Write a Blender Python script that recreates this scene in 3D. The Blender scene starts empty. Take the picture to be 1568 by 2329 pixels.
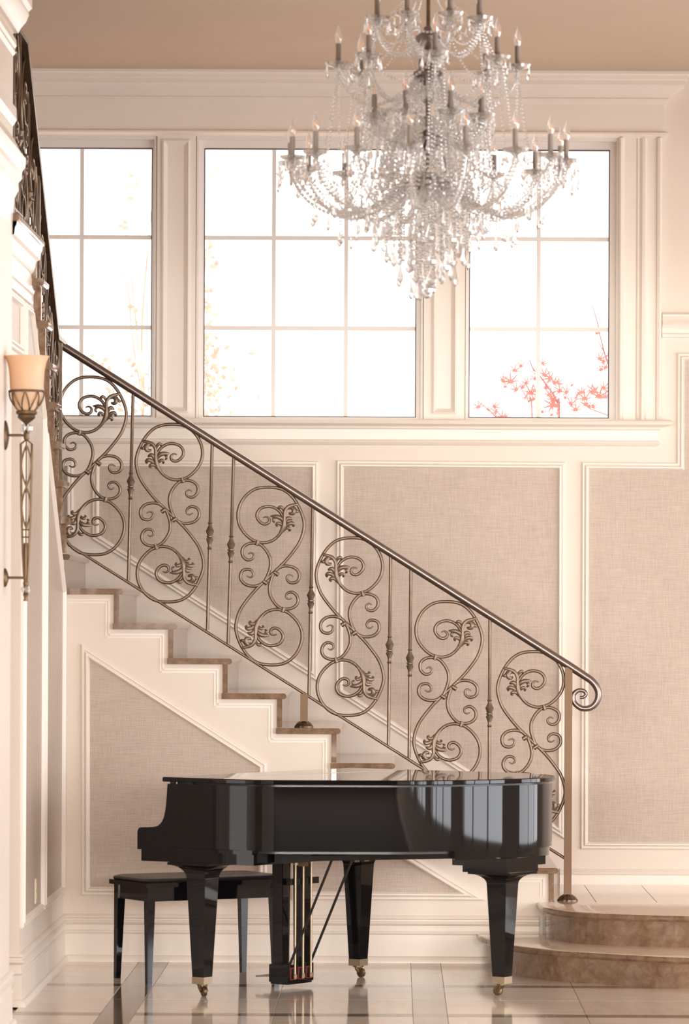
import bpy, bmesh, math, random
from mathutils import Vector, Matrix
random.seed(7)
S = bpy.context.scene
C = S.collection

# ------------------------------------------------------------ camera / light
F = 9500.0            # focal length in pixels of the 1568 x 2329 frame
H = 1.77              # eye height
VX, VY = 900.0, 1400.0
ROLL = 0.0045
cam = bpy.data.cameras.new('camera')
cam_o = bpy.data.objects.new('camera', cam); C.objects.link(cam_o)
cam.sensor_fit = 'AUTO'; cam.sensor_width = 36.0
cam.lens = F * 36.0 / 2329.0
cam.shift_x = (784.0 - VX) / 2329.0
cam.shift_y = (VY - 1164.5) / 2329.0
cam.clip_start = 0.5; cam.clip_end = 300
cam.dof.use_dof = True; cam.dof.focus_distance = 21.2; cam.dof.aperture_fstop = 3.8
cam_o.location = (0, 0, H)
cam_o.rotation_euler = (Matrix.Rotation(math.pi/2, 3, 'X') @ Matrix.Rotation(ROLL, 3, 'Z')).to_euler()
S.camera = cam_o

world = bpy.data.worlds.new('overcast_sky'); S.world = world
world.use_nodes = True
bg = world.node_tree.nodes['Background']
bg.inputs[0].default_value = (1.0, 0.97, 0.94, 1); bg.inputs[1].default_value = 3.0
S.view_settings.view_transform = 'Standard'
S.view_settings.look = 'None'
S.view_settings.gamma = 1.0
S.view_settings.use_curve_mapping = False
S.view_settings.exposure = 0.12
S.cycles.max_bounces = 12; S.cycles.diffuse_bounces = 5; S.cycles.glossy_bounces = 5
S.cycles.transmission_bounces = 8; S.cycles.transparent_max_bounces = 16
S.cycles.caustics_reflective = False; S.cycles.caustics_refractive = False
S.cycles.sample_clamp_indirect = 6.0

SIDE_X = 5.5          # the lobby's window wall, right of the frame
END_Y = -4.0          # the lobby's front, behind the camera
SILL_Z, HEAD_Z = .38, 2.9
def daylight(loc, rot, w, power, col):
    l = bpy.data.lights.new('window_daylight', 'AREA'); l.shape = 'RECTANGLE'
    l.size = w[0]; l.size_y = w[1]; l.energy = power; l.color = col
    o = bpy.data.objects.new('window_daylight', l); C.objects.link(o)
    o.location = loc; o.rotation_euler = rot
    return o
SIDE_WINDOWS = (3.0, 6.5, 10.0, 13.5, 17.0, 20.4)
for wy in SIDE_WINDOWS:
    daylight((SIDE_X+.4, wy, (SILL_Z+HEAD_Z)/2), (0, math.pi/2, 0), (HEAD_Z-SILL_Z, 2.6), 168 if wy < 20 else 105, (.90, .93, 1.0))
END_FILLS = (-6.6, -3.3, 0.0, 3.3)  # unseen openings added behind the camera to fill the front-facing walls
for wx in END_FILLS:
    daylight((wx, END_Y-.4, 2.55), (math.pi/2, 0, 0), (2.9, 1.25), 860, (1.0, .93, .84))  # added warm fill lamps, balancing the side daylight

# ------------------------------------------------------------ helpers
def un(px, py):
    dx, dy = px - VX, py - VY
    return dx + dy*ROLL, dy - dx*ROLL
def XZ(px, py, s):
    dx, dy = un(px, py)
    return dx/s, H - dy/s
def D(s): return F/s

class MB:
    def __init__(self): self.v = []; self.f = []
    def add(self, vs, fs):
        o = len(self.v); self.v.extend(vs); self.f.extend([tuple(i+o for i in f) for f in fs]); return self
    def box(self, x0, x1, y0, y1, z0, z1):
        vs = [(x, y, z) for z in (z0, z1) for y in (y0, y1) for x in (x0, x1)]
        return self.add(vs, [(0,2,3,1),(4,5,7,6),(0,1,5,4),(2,6,7,3),(0,4,6,2),(1,3,7,5)])
    def prism(self, pts, mp, h0, h1):
        n = len(pts)
        vs = [mp(a, b, h0) for a, b in pts] + [mp(a, b, h1) for a, b in pts]
        fs = [tuple(range(n))[::-1], tuple(range(n, 2*n))] + [(i, (i+1) % n, n+(i+1) % n, n+i) for i in range(n)]
        return self.add(vs, fs)
    def rings(self, rings, cap=True, closed=True):
        n = len(rings[0]); vs = [p for r in rings for p in r]; fs = []
        m = n if closed else n-1
        for k in range(len(rings)-1):
            for i in range(m):
                j = (i+1) % n
                fs.append((k*n+i, k*n+j, (k+1)*n+j, (k+1)*n+i))
        if cap: fs += [tuple(range(n))[::-1], tuple(range((len(rings)-1)*n, len(rings)*n))]
        return self.add(vs, fs)
    def lathe(self, prof, n=16, c=(0, 0), cap=True):
        return self.rings([[(c[0]+r*math.cos(2*math.pi*i/n), c[1]+r*math.sin(2*math.pi*i/n), z) for i in range(n)] for r, z in prof], cap)
    def tube(self, path, rad, n=8, cap=True):
        P = [Vector(p) for p in path]; R = rad if hasattr(rad, '__len__') else [rad]*len(P)
        up = None; rings = []
        for i, p in enumerate(P):
            t = (P[min(i+1, len(P)-1)] - P[max(i-1, 0)]).normalized()
            if up is None:
                up = Vector((0, 0, 1)) if abs(t.z) < .9 else Vector((0, 1, 0))
            a = (up - t*up.dot(t))
            if a.length < 1e-6: a = t.orthogonal()
            a.normalize(); b = t.cross(a); up = a
            rings.append([tuple(p + R[i]*(math.cos(2*math.pi*k/n)*a + math.sin(2*math.pi*k/n)*b)) for k in range(n)])
        return self.rings(rings, cap)
    def flat_tube(self, path, rad, n=8, flat=1.0, bulge=None):
        """path in local (x, z); the section is round or flattened along y"""
        rings = []; m = len(path)
        R = rad if hasattr(rad, '__len__') else [rad]*m
        for i, (x, z) in enumerate(path):
            a, b = path[max(i-1, 0)], path[min(i+1, m-1)]
            tx, tz = b[0]-a[0], b[1]-a[1]; L = math.hypot(tx, tz) or 1
            nx, nz = -tz/L, tx/L; y0 = bulge[i] if bulge else 0
            rings.append([(x+R[i]*math.cos(q)*nx, y0+R[i]*flat*math.sin(q), z+R[i]*math.cos(q)*nz) for q in [2*math.pi*k/n for k in range(n)]])
        return self.rings(rings)
    def build(self, name, mat, parent=None, smooth=None, recalc=True):
        me = bpy.data.meshes.new(name); me.from_pydata(self.v, [], self.f)
        if recalc:
            bm = bmesh.new(); bm.from_mesh(me); bmesh.ops.recalc_face_normals(bm, faces=bm.faces); bm.to_mesh(me); bm.free()
        if mat: me.materials.append(mat)
        if smooth is not None:
            me.shade_smooth()
            if smooth < 180: me.set_sharp_from_angle(angle=math.radians(smooth))
        return link(name, me, parent)
def link(name, me, parent=None, loc=None, rot=None):
    o = bpy.data.objects.new(name, me); C.objects.link(o)
    if parent: o.parent = parent
    if loc: o.location = loc
    if rot: o.rotation_euler = rot
    return o
def thing(name, label, cat, loc=(0, 0, 0), rot=(0, 0, 0), group=None):
    o = link(name, None, None, loc, rot); o['label'] = label; o['category'] = cat
    if group: o['group'] = group
    return o
def tag(o, label, cat=None, group=None):
    o['label'] = label
    if cat: o['category'] = cat
    if group: o['group'] = group
    return o
def struct(o, label=None):
    o['kind'] = 'structure'
    if label: o['label'] = label
    return o
def copy_tree(o, parent=None):
    c = o.copy(); C.objects.link(c); c.parent = parent
    for ch in list(o.children): copy_tree(ch, c)
    return c
def spline(pts, k=6):
    """Catmull-Rom through the points"""
    out = []; n = len(pts)
    for i in range(n-1):
        p0, p1, p2, p3 = pts[max(i-1, 0)], pts[i], pts[i+1], pts[min(i+2, n-1)]
        for j in range(k):
            t = j/k
            out.append(tuple(0.5*((2*b)+(c-a)*t+(2*a-5*b+4*c-d)*t*t+(-a+3*b-3*c+d)*t**3) for a, b, c, d in zip(p0, p1, p2, p3)))
    out.append(tuple(pts[-1])); return out
def front(Yw): return lambda a, b, h: (a, Yw-h, b)
def side(Xw): return lambda a, b, h: (Xw+h, a, b)
def offset_poly(poly, d):
    n = len(poly); A = sum(poly[i][0]*poly[(i+1) % n][1]-poly[(i+1) % n][0]*poly[i][1] for i in range(n))
    sg = 1 if A > 0 else -1; out = []
    for i in range(n):
        p, q, r = poly[i-1], poly[i], poly[(i+1) % n]
        def nrm(u, v):
            L = math.hypot(v[0]-u[0], v[1]-u[1]); return (-(v[1]-u[1])/L*sg, (v[0]-u[0])/L*sg)
        n1, n2 = nrm(p, q), nrm(q, r)
        k = 1 + n1[0]*n2[0]+n1[1]*n2[1]
        k = max(k, .15)
        out.append((q[0]+d*(n1[0]+n2[0])/k, q[1]+d*(n1[1]+n2[1])/k))
    return out
PANEL = [(0, 0), (0, .010), (.006, .016), (.012, .016), (.016, .011), (.024, .022), (.030, .022), (.036, .012), (.040, .004), (.040, 0)]
def panel(poly, mp, wall, prof=PANEL, paper=True, k=1.0):
    """a moulding frame along the polygon, and the wallpapered field inside it"""
    m = MB(); m.rings([[mp(a, b, h*k) for a, b in offset_poly(poly, d*k)] for d, h in prof], cap=False)
    m.build('panel_moulding', M['paint'], wall)
    if paper:
        inner = offset_poly(poly, prof[-1][0]*k - .004); q = MB(); q.prism(inner, mp, -.002, .003)
        q.build('wallpaper_panel', M['paper'], wall)
def run(prof, a0, a1, mp, mit0=0, mit1=0, ret0=False, ret1=False):
    """a straight moulding: profile (proud, height) along a"""
    m = MB(); r0 = [mp(a0-mit0*h, b, h) for h, b in prof]; r1 = [mp(a1+mit1*h, b, h) for h, b in prof]
    m.rings([r0, r1], cap=False, closed=False)
    if ret1:
        m.rings([r1, [mp(a1+mit1*h, b, 0) for h, b in prof]], cap=False, closed=False)
    if ret0:
        m.rings([r0, [mp(a0-mit0*h, b, 0) for h, b in prof]], cap=False, closed=False)
    # closing back, so the moulding is solid
    n = len(prof); o = len(m.v)
    return m

# ------------------------------------------------------------ materials
M = {}
def mat(name, col, rough=.5, metal=0.0, **kw):
    m = bpy.data.materials.new(name); m.use_nodes = True
    b = m.node_tree.nodes['Principled BSDF']
    b.inputs['Base Color'].default_value = (*col, 1); b.inputs['Roughness'].default_value = rough; b.inputs['Metallic'].default_value = metal
    for k, v in kw.items(): b.inputs[k.replace('_', ' ')].default_value = v
    M[name] = m; return m, m.node_tree, b
def N(nt, t, **kw):
    n = nt.nodes.new(t)
    for k, v in kw.items(): setattr(n, k, v)
    return n
def noise_mix(nt, b, cols, scale=(1, 1, 1), nscale=5, detail=6, lo=.3, hi=.7, rough=.6, dist=0.0, bump=0):
    tc = N(nt, 'ShaderNodeTexCoord'); mp = N(nt, 'ShaderNodeMapping'); mp.inputs['Scale'].default_value = scale
    no = N(nt, 'ShaderNodeTexNoise'); no.inputs['Scale'].default_value = nscale; no.inputs['Detail'].default_value = detail
    no.inputs['Roughness'].default_value = rough; no.inputs['Distortion'].default_value = dist
    cr = N(nt, 'ShaderNodeValToRGB'); el = cr.color_ramp.elements
    el[0].position = lo; el[0].color = (*cols[0], 1); el[1].position = hi; el[1].color = (*cols[-1], 1)
    for i, c in enumerate(cols[1:-1]):
        e = el.new(lo+(hi-lo)*(i+1)/(len(cols)-1)); e.color = (*c, 1)
    L = nt.links.new
    L(tc.outputs['Object'], mp.inputs['Vector']); L(mp.outputs[0], no.inputs['Vector']); L(no.outputs[0], cr.inputs[0])
    L(cr.outputs[0], b.inputs['Base Color'])
    if bump:
        bp = N(nt, 'ShaderNodeBump'); bp.inputs['Strength'].default_value = bump; bp.inputs['Distance'].default_value = .002
        L(no.outputs[0], bp.inputs['Height']); L(bp.outputs[0], b.inputs['Normal'])
    return tc, mp, no, cr

_, nt, b = mat('paint', (.80, .715, .63), .32)
noise_mix(nt, b, [(.80, .725, .65), (.82, .745, .67)], nscale=3)
_, nt, b = mat('wall_paint', (.78, .69, .60), .45)
noise_mix(nt, b, [(.755, .665, .58), (.775, .685, .60)], nscale=2)
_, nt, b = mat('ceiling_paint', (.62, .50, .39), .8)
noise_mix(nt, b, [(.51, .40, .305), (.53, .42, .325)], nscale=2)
_, nt, b = mat('frame_paint', (.84, .78, .73), .35)
noise_mix(nt, b, [(.75, .70, .66), (.77, .72, .68)], nscale=4)
# woven wallpaper: two stretched noises crossed
_, nt, b = mat('paper', (.55, .44, .37), .40)
tc = N(nt, 'ShaderNodeTexCoord'); L = nt.links.new; vals = []
for sc in ((1, 1, .035), (.035, .035, 1)):
    mp = N(nt, 'ShaderNodeMapping'); mp.inputs['Scale'].default_value = sc
    no = N(nt, 'ShaderNodeTexNoise'); no.inputs['Scale'].default_value = 360; no.inputs['Detail'].default_value = 2
    L(tc.outputs['Object'], mp.inputs[0]); L(mp.outputs[0], no.inputs[0]); vals.append(no)
big = N(nt, 'ShaderNodeTexNoise'); big.inputs['Scale'].default_value = 2.2; big.inputs['Detail'].default_value = 4
L(tc.outputs['Object'], big.inputs[0])
ad = N(nt, 'ShaderNodeMath', operation='ADD'); L(vals[0].outputs[0], ad.inputs[0]); L(vals[1].outputs[0], ad.inputs[1])
a2 = N(nt, 'ShaderNodeMath', operation='MULTIPLY_ADD'); L(big.outputs[0], a2.inputs[0]); a2.inputs[1].default_value = .35; L(ad.outputs[0], a2.inputs[2])
cr = N(nt, 'ShaderNodeValToRGB'); cr.color_ramp.elements[0].position = .88; cr.color_ramp.elements[0].color = (.415, .325, .265, 1)
cr.color_ramp.elements[1].position = 1.48; cr.color_ramp.elements[1].color = (.56, .455, .38, 1)
mr = N(nt, 'ShaderNodeMapRange'); mr.inputs['From Max'].default_value = 2.0; L(a2.outputs[0], mr.inputs[0])
cr.color_ramp.elements[0].position = .44; cr.color_ramp.elements[1].position = .74
L(mr.outputs[0], cr.inputs[0]); L(cr.outputs[0], b.inputs['Base Color'])
bp = N(nt, 'ShaderNodeBump'); bp.inputs['Strength'].default_value = .25; bp.inputs['Distance'].default_value = .002
L(ad.outputs[0], bp.inputs['Height']); L(bp.outputs[0], b.inputs['Normal'])

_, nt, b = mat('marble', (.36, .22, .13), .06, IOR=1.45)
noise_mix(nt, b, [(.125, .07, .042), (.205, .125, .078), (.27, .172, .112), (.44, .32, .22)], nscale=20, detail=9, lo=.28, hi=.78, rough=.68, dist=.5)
_, nt, b = mat('marble_sheen', (.60, .47, .36), .10)  # brown marble with its grazing reflection put into the colour as cream
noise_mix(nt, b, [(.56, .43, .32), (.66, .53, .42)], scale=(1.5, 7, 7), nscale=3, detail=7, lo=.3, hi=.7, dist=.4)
_, nt, b = mat('tile', (.66, .55, .46), .08)
noise_mix(nt, b, [(.66, .55, .46), (.74, .64, .55), (.78, .69, .60)], scale=(.7, 5, 5), nscale=3, detail=7, dist=.3)
_, nt, b = mat('tile_b', (.62, .51, .42), .08)
noise_mix(nt, b, [(.63, .52, .43), (.70, .60, .51), (.75, .65, .56)], scale=(5, .7, 5), nscale=3, detail=7, dist=.3)
_, nt, b = mat('band', (.24, .18, .14), .08)
noise_mix(nt, b, [(.16, .12, .095), (.27, .205, .165)], scale=(2, 2, 2), nscale=6, detail=8, lo=.3, hi=.7)
_, nt, b = mat('band_pale', (.36, .28, .22), .08)
noise_mix(nt, b, [(.30, .23, .18), (.42, .33, .265)], scale=(6, 1.5, 2), nscale=4, detail=8, lo=.3, hi=.7)
_, nt, b = mat('dark_wood', (.10, .055, .03), .3)
noise_mix(nt, b, [(.07, .036, .02), (.13, .072, .04)], scale=(6, 6, .6), nscale=4)
_, nt, b = mat('unseen_carpet', (.07, .045, .035), .9)
noise_mix(nt, b, [(.05, .032, .025), (.09, .06, .045)], nscale=60)
mat('grout', (.42, .34, .28), .6)
mat('lacquer', (.005, .0045, .005), .035, 0, IOR=1.37)
mat('black_satin', (.012, .011, .011), .30)
_, nt, b = mat('leather', (.018, .016, .016), .32)
noise_mix(nt, b, [(.015, .013, .013), (.024, .02, .02)], nscale=180, detail=3, bump=.2)
_, nt, b = mat('bronze', (.2, .14, .09), .44, .8)
noise_mix(nt, b, [(.195, .143, .105), (.265, .20, .15)], nscale=14, detail=5)
_, nt, b = mat('iron_backlit_bronze', (.16, .115, .08), .32, .9)  # iron parts, and the upper railing's bronze with backlit shade in its colour
noise_mix(nt, b, [(.13, .09, .065), (.20, .145, .10)], nscale=14, detail=5)
mat('rail_metal', (.25, .205, .19), .34, .95)
mat('brass', (.42, .335, .235), .45, .95)
mat('post_bronze', (.23, .145, .088), .6, .5)
mat('old_brass', (.15, .098, .055), .42, .85)
mat('red_felt', (.35, .02, .015), .9)
mat('white_plastic', (.85, .85, .85), .3)
mat('candle', (.30, .25, .215), .5)  # white candles, their backlit darkness put into the colour
mat('plate_ivory', (.78, .66, .50), .4)
mat('gasket', (.10, .09, .11), .5)
mat('filament', (1.0, .45, .12), .5, Emission_Color=(1.0, .42, .10, 1), Emission_Strength=.6)
def clear(name, trans, rough, col=(1, 1, 1), white=0.0, gl=(1, 1, 1)):
    m = bpy.data.materials.new(name); m.use_nodes = True; nt = m.node_tree; nt.nodes.clear()
    o = N(nt, 'ShaderNodeOutputMaterial'); t = N(nt, 'ShaderNodeBsdfTransparent'); t.inputs[0].default_value = (*col, 1)
    g = N(nt, 'ShaderNodeBsdfGlossy'); g.inputs['Roughness'].default_value = rough; g.inputs[0].default_value = (*gl, 1)
    x = N(nt, 'ShaderNodeMixShader'); x.inputs[0].default_value = 1-trans
    nt.links.new(t.outputs[0], x.inputs[1]); nt.links.new(g.outputs[0], x.inputs[2]); last = x
    if white:
        d = N(nt, 'ShaderNodeBsdfTranslucent'); d.inputs[0].default_value = (.95, .92, .9, 1)
        y = N(nt, 'ShaderNodeMixShader'); y.inputs[0].default_value = white
        nt.links.new(x.outputs[0], y.inputs[1]); nt.links.new(d.outputs[0], y.inputs[2]); last = y
    nt.links.new(last.outputs[0], o.inputs[0]); M[name] = m
clear('pane', .95, 0.0)
clear('bulb_glass', .72, .03, white=.25)
m_ = bpy.data.materials.new('crystal'); m_.use_nodes = True; nt = m_.node_tree; nt.nodes.clear()
o_ = N(nt, 'ShaderNodeOutputMaterial'); g_ = N(nt, 'ShaderNodeBsdfGlass'); g_.inputs['IOR'].default_value = 1.52; g_.inputs['Roughness'].default_value = .02
t_ = N(nt, 'ShaderNodeBsdfTransparent'); x_ = N(nt, 'ShaderNodeMixShader'); x_.inputs[0].default_value = .2
gl_ = N(nt, 'ShaderNodeBsdfGlossy'); gl_.inputs['Roughness'].default_value = .10; w_ = N(nt, 'ShaderNodeMixShader'); w_.inputs[0].default_value = .28
nt.links.new(g_.outputs[0], w_.inputs[1]); nt.links.new(gl_.outputs[0], w_.inputs[2])
nt.links.new(w_.outputs[0], x_.inputs[1]); nt.links.new(t_.outputs[0], x_.inputs[2]); nt.links.new(x_.outputs[0], o_.inputs[0]); M['crystal'] = m_
def leafmat(name, c1, c2):
    m, nt, b = mat(name, c1, .6); noise_mix(nt, b, [c1, c2], nscale=6, lo=.35, hi=.65); return m
leafmat('maple_red', (.72, .17, .15), (.80, .27, .24))
leafmat('leaf_orange', (.66, .43, .34), (.72, .53, .44))
leafmat('bark_pale', (.55, .40, .32), (.70, .55, .45))
leafmat('bark_red', (.35, .16, .17), (.45, .24, .24))
# amber sconce glass
m_, nt, b = mat('amber_glass', (.90, .71, .52), .35, Transmission_Weight=0.0)
tr = N(nt, 'ShaderNodeBsdfTranslucent'); tr.inputs[0].default_value = (.95, .74, .52, 1); mx = N(nt, 'ShaderNodeMixShader'); mx.inputs[0].default_value = .5
nt.links.new(b.outputs[0], mx.inputs[1]); nt.links.new(tr.outputs[0], mx.inputs[2]); nt.links.new(mx.outputs[0], nt.nodes['Material Output'].inputs[0])

# ============================================================ THE SETTING
SB, SF, SR = 418.0, 446.0, 443.5         # pixels per metre at the window wall, the stair face and the railing
YB, YF, YR = D(SB), D(SF), D(SR)
CEIL = H + (VY-165.0-3)/SB
XL = -1.69                                # face of the wall under the second flight
PLAT = .312; RISE = .1765; RUN = .278; X9 = -1.41
def zt(i): return PLAT + RISE*i           # top of tread i
def xr(i): return X9 + RUN*(9-i)          # riser face of flight one
LAND = zt(18)

# ---- floor: base slab and single stone pieces
fl = struct(MB().box(-9, SIDE_X, -4, YB+.3, -.12, -.012).build('floor', M['grout']))
BX0, BP, BW = .0855, 1.386, .153          # band position, pitch, width
def axis_cells(p0, pitch, lo, hi, bw):
    cells = []; k = math.floor((lo-p0)/pitch)
    while p0+k*pitch < hi:
        a = p0+k*pitch; h = (pitch-bw)/2
        cells += [(a, a+bw, 1), (a+bw, a+bw+h, 0), (a+bw+h, a+pitch, 0)]; k += 1
    return [c for c in cells if c[1] > lo and c[0] < hi]
mesh_cache = {}
def piece(w, d, m, key):
    k = (round(w, 3), round(d, 3), key)
    if k not in mesh_cache:
        g = .0008; c = .0012
        mb = MB().rings([[(g, g, -.013), (w-g, g, -.013), (w-g, d-g, -.013), (g, d-g, -.013)],
                         [(g, g, -c), (w-g, g, -c), (w-g, d-g, -c), (g, d-g, -c)],
                         [(g+c, g+c, 0), (w-g-c, g+c, 0), (w-g-c, d-g-c, 0), (g+c, d-g-c, 0)]])
        me = bpy.data.meshes.new('floor_tile'); me.from_pydata(mb.v, [], mb.f); me.materials.append(m)
        bm = bmesh.new(); bm.from_mesh(me); bmesh.ops.recalc_face_normals(bm, faces=bm.faces); bm.to_mesh(me); bm.free()
        mesh_cache[k] = me
    return mesh_cache[k]
YB0, YBP = 19.88, 1.455
for (x0, x1, bx) in axis_cells(BX0, BP, -1.70, 2.2, BW):
    for (y0, y1, by) in axis_cells(YB0, YBP, 15.6, YF, .15):
        xa, xb, ya, yb = max(x0, -3.4), min(x1, 3.0), max(y0, 15.0), min(y1, YF+.0)
        if xb <= XL or yb-ya < .01: continue
        if bx or by:
            nm, mm, key = 'border_tile', M['band'] if (by or bx and not by and x0 < 0) else M['band_pale'], 'b%d%d' % (by, x0 < 0)  # left band darker: the piano's reflection is put into its colour
        else:
            r = random.random(); nm, mm, key = 'floor_tile', M['tile'] if r < .6 else M['tile_b'], 't%d' % (r < .6)
        xa = max(xa, XL)
        link(nm, piece(xb-xa, yb-ya, mm, key), fl, (xa, ya, 0))
# polished field beyond the single pieces
MB().box(-9, -1.7, -4, 11.0, -.012, .006).box(-1.7, SIDE_X-.6, -4, 11.0, -.012, .006).build('unseen_carpet', M['unseen_carpet'], fl)  # unseen dark floor covering, added to keep the piano's reflections dark
MB().box(-9, XL, 11, 15.0, -.012, -.001).box(XL, SIDE_X, 11, 15.0, -.012, -.001).box(SIDE_X-.6, SIDE_X, -4, 11.0, -.012, -.001).box(3.0, SIDE_X, 15.0, YF, -.012, -.001)\
    .build('floor_field', M['tile'], fl)

# ---- ceiling
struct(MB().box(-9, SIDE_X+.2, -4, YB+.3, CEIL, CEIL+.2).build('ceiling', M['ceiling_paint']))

# ---- unseen lower ceiling over the lobby, added to shade the upper stair wall
struct(MB().box(-9, SIDE_X, -4, 9.9, 3.32, CEIL).build('ceiling_shade_block', M['wall_paint']))

# ---- window wall
def XB(px): return XZ(px, 700, SB)[0]
def ZB(py): return H - (py-VY)/SB          # for x near the middle of the wall
OPEN = [(13, 355), (447, 963), (1060, 1407)]
ZT, ZS = ZB(312), ZB(957)
wb = MB(); xs = [-4.6] + [XB(p) for o in OPEN for p in o] + [SIDE_X]
wb.box(xs[0], xs[-1], YB, YB+.28, -.1, ZS).box(xs[0], xs[-1], YB, YB+.28, ZT, CEIL+.1)
for i in range(0, len(xs), 2): wb.box(xs[i], xs[i+1], YB, YB+.28, ZS, ZT)
wall_back = struct(wb.build('wall_back', M['wall_paint']))
mpB = front(YB)
def PB(pts): return [XZ(x, y, SB) for x, y in pts]
panel(PB([(-60, 1046), (167, 1047), (167, 1215), (-60, 1215)]), mpB, wall_back)
panel(PB([(210, 1047), (725, 1049), (723, 1551), (209, 1226)]), mpB, wall_back)
panel(PB([(766, 1047), (1286, 1051), (1284, 1908), (764, 1577)]), mpB, wall_back)
panel(PB([(1324, 1051), (1540, 1053), (1541, 803), (1760, 804), (1755, 1933), (1321, 1931)]), mpB, wall_back)
# pilaster boards between the windows, with recessed fields
def zz(l): return [(h, ZB(y)) for h, y in l]
for x0, x1, f0, f1 in ((357, 445, 368, 432), (965, 1058, 984, 1040)):
    q = MB().prism([(XB(x0), ZS), (XB(x1), ZS), (XB(x1), ZT), (XB(x0), ZT)], mpB, 0, .022); q.build('pilaster_board', M['paint'], wall_back)
    panel([(XB(f0), ZB(942)), (XB(f1), ZB(942)), (XB(f1), ZB(321)), (XB(f0), ZB(321))], front(YB-.022), wall_back,
          [(0, 0), (0, .012), (.010, .016), (.018, .010), (.030, .003), (.030, 0)], paper=False)
# crown over the windows, frieze and head bead
XE = XB(1508)
CROWN = zz([(0, 164), (.165, 164), (.165, 174), (.152, 178), (.150, 185), (.138, 188), (.138, 198), (.128, 201), (.10, 206), (.07, 214), (.052, 223), (.058, 225), (.058, 228), (.040, 233), (.030, 237), (.030, 297), (.040, 299), (.055, 302), (.055, 306), (.036, 310), (.030, 313), (0, 313)])
tr = struct(run(CROWN, -4.6, XE-.03, mpB, 0, 1, ret1=True).build('trim_1', M['paint'], smooth=25), 'white crown moulding and frieze above the three windows')
# stool and apron
SILL = zz([(0, 954), (.085, 954), (.095, 957), (.098, 961), (.095, 965), (.075, 968), (.040, 970), (.036, 975), (.022, 977), (.022, 1000), (.030, 1002), (.034, 1006), (.026, 1010), (.012, 1013), (0, 1013)])
sl = run(SILL, -4.6, XB(1497)-.02, mpB, 0, 1, ret1=True)
struct(sl.build('trim_2', M['paint'], smooth=25), 'white window stool and apron below the windows')
# fluted casing right of the windows
m = MB(); prof = [(0, 1407), (.035, 1407), (.042, 1411), (.035, 1416), (.024, 1419), (.024, 1446), (.030, 1450), (.020, 1454), (.034, 1460), (.036, 1466), (.022, 1471), (.022, 1492), (.036, 1494), (.040, 1500), (.030, 1505), (0, 1505)]
m.rings([[(XB(x), YB-h, ZS+.005) for h, x in prof], [(XB(x), YB-h, ZT) for h, x in prof]], closed=False, cap=False)
struct(m.build('trim_3', M['paint'], smooth=25), 'fluted white casing right of the window with red maple')
RAILP = zz([(0, 710), (.020, 710), (.030, 713), (.030, 718), (.016, 722), (.024, 727), (.030, 736), (.018, 742), (.014, 746), (.014, 755), (.022, 758), (.020, 764), (0, 766)])
struct(run(RAILP, XB(1507), SIDE_X, mpB).build('trim_4', M['paint'], smooth=25), 'white picture rail right of the windows')
BASEB = [(0, PLAT+.085), (.012, PLAT+.084), (.020, PLAT+.076), (.016, PLAT+.068), (.022, PLAT+.062), (.020, PLAT+.054), (.014, PLAT+.052), (.016, PLAT+.004), (.016, PLAT-.01)]
struct(run(BASEB, .9, SIDE_X, mpB).build('baseboard_back', M['paint'], smooth=25), 'white baseboard along the stair landing')

# ---- the three windows
glass_x = [(25, 345), (462.5, 947.5), (1067.5, 1387.5)]
mun = [[184], [622, 787], [1226]]
for k in range(3):
    (o0, o1), (g0, g1) = OPEN[k], glass_x[k]
    X0, X1, G0, G1 = XB(o0), XB(o1), XB(g0), XB(g1)
    dy_ = (g0+g1)/2*.0045 - VX*.0045          # heads follow the level line
    T, B = ZB(337), ZB(949)
    yf, yb_ = YB+.03, YB+.13
    w = MB()
    for (a0, a1, b0, b1) in ((X0, G0, ZS, ZT), (G1, X1, ZS, ZT), (G0, G1, T, ZT), (G0, G1, ZS, B)): w.box(a0, a1, yf, yb_, b0, b1)
    st = .012                                   # outer step of the frame
    for (a0, a1, b0, b1) in ((X0, X0+st, ZS+st, ZT-st*1.6), (X1-st, X1, ZS+st, ZT-st*1.6), (X0, X1, ZT-st*1.6, ZT), (X0, X1, ZS, ZS+st)): w.box(a0, a1, YB-.012, yf+.01, b0, b1)
    win = struct(w.build('window_%d' % (k+1), M['frame_paint']))
    gk = MB(); e = .006
    for (a0, a1, b0, b1) in ((G0, G0+e, B+e, T-e), (G1-e, G1, B+e, T-e), (G0, G1, T-e, T), (G0, G1, B, B+e)): gk.box(a0, a1, yf+.012, yf+.03, b0, b1)
    gk.build('gasket', M['gasket'], win)
    vx = [G0] + [XB(p) for p in mun[k]] + [G1]; vz = [B, ZB(746), ZB(540.5), T]
    for x in vx[1:-1]: MB().box(x-.011, x+.011, yf+.014, yf+.045, B, T).build('muntin', M['frame_paint'], win)
    for z in vz[1:-1]:
        for i in range(len(vx)-1):
            MB().box(vx[i]+(.011 if i else 0), vx[i+1]-(.011 if i < len(vx)-2 else 0), yf+.014, yf+.045, z-.011, z+.011).build('muntin', M['frame_paint'], win)
    for i in range(len(vx)-1):
        for j in range(3):
            MB().box(vx[i]+.001, vx[i+1]-.001, yf+.026, yf+.030, vz[j]+.001, vz[j+1]-.001).build('pane', M['pane'], win)

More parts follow.
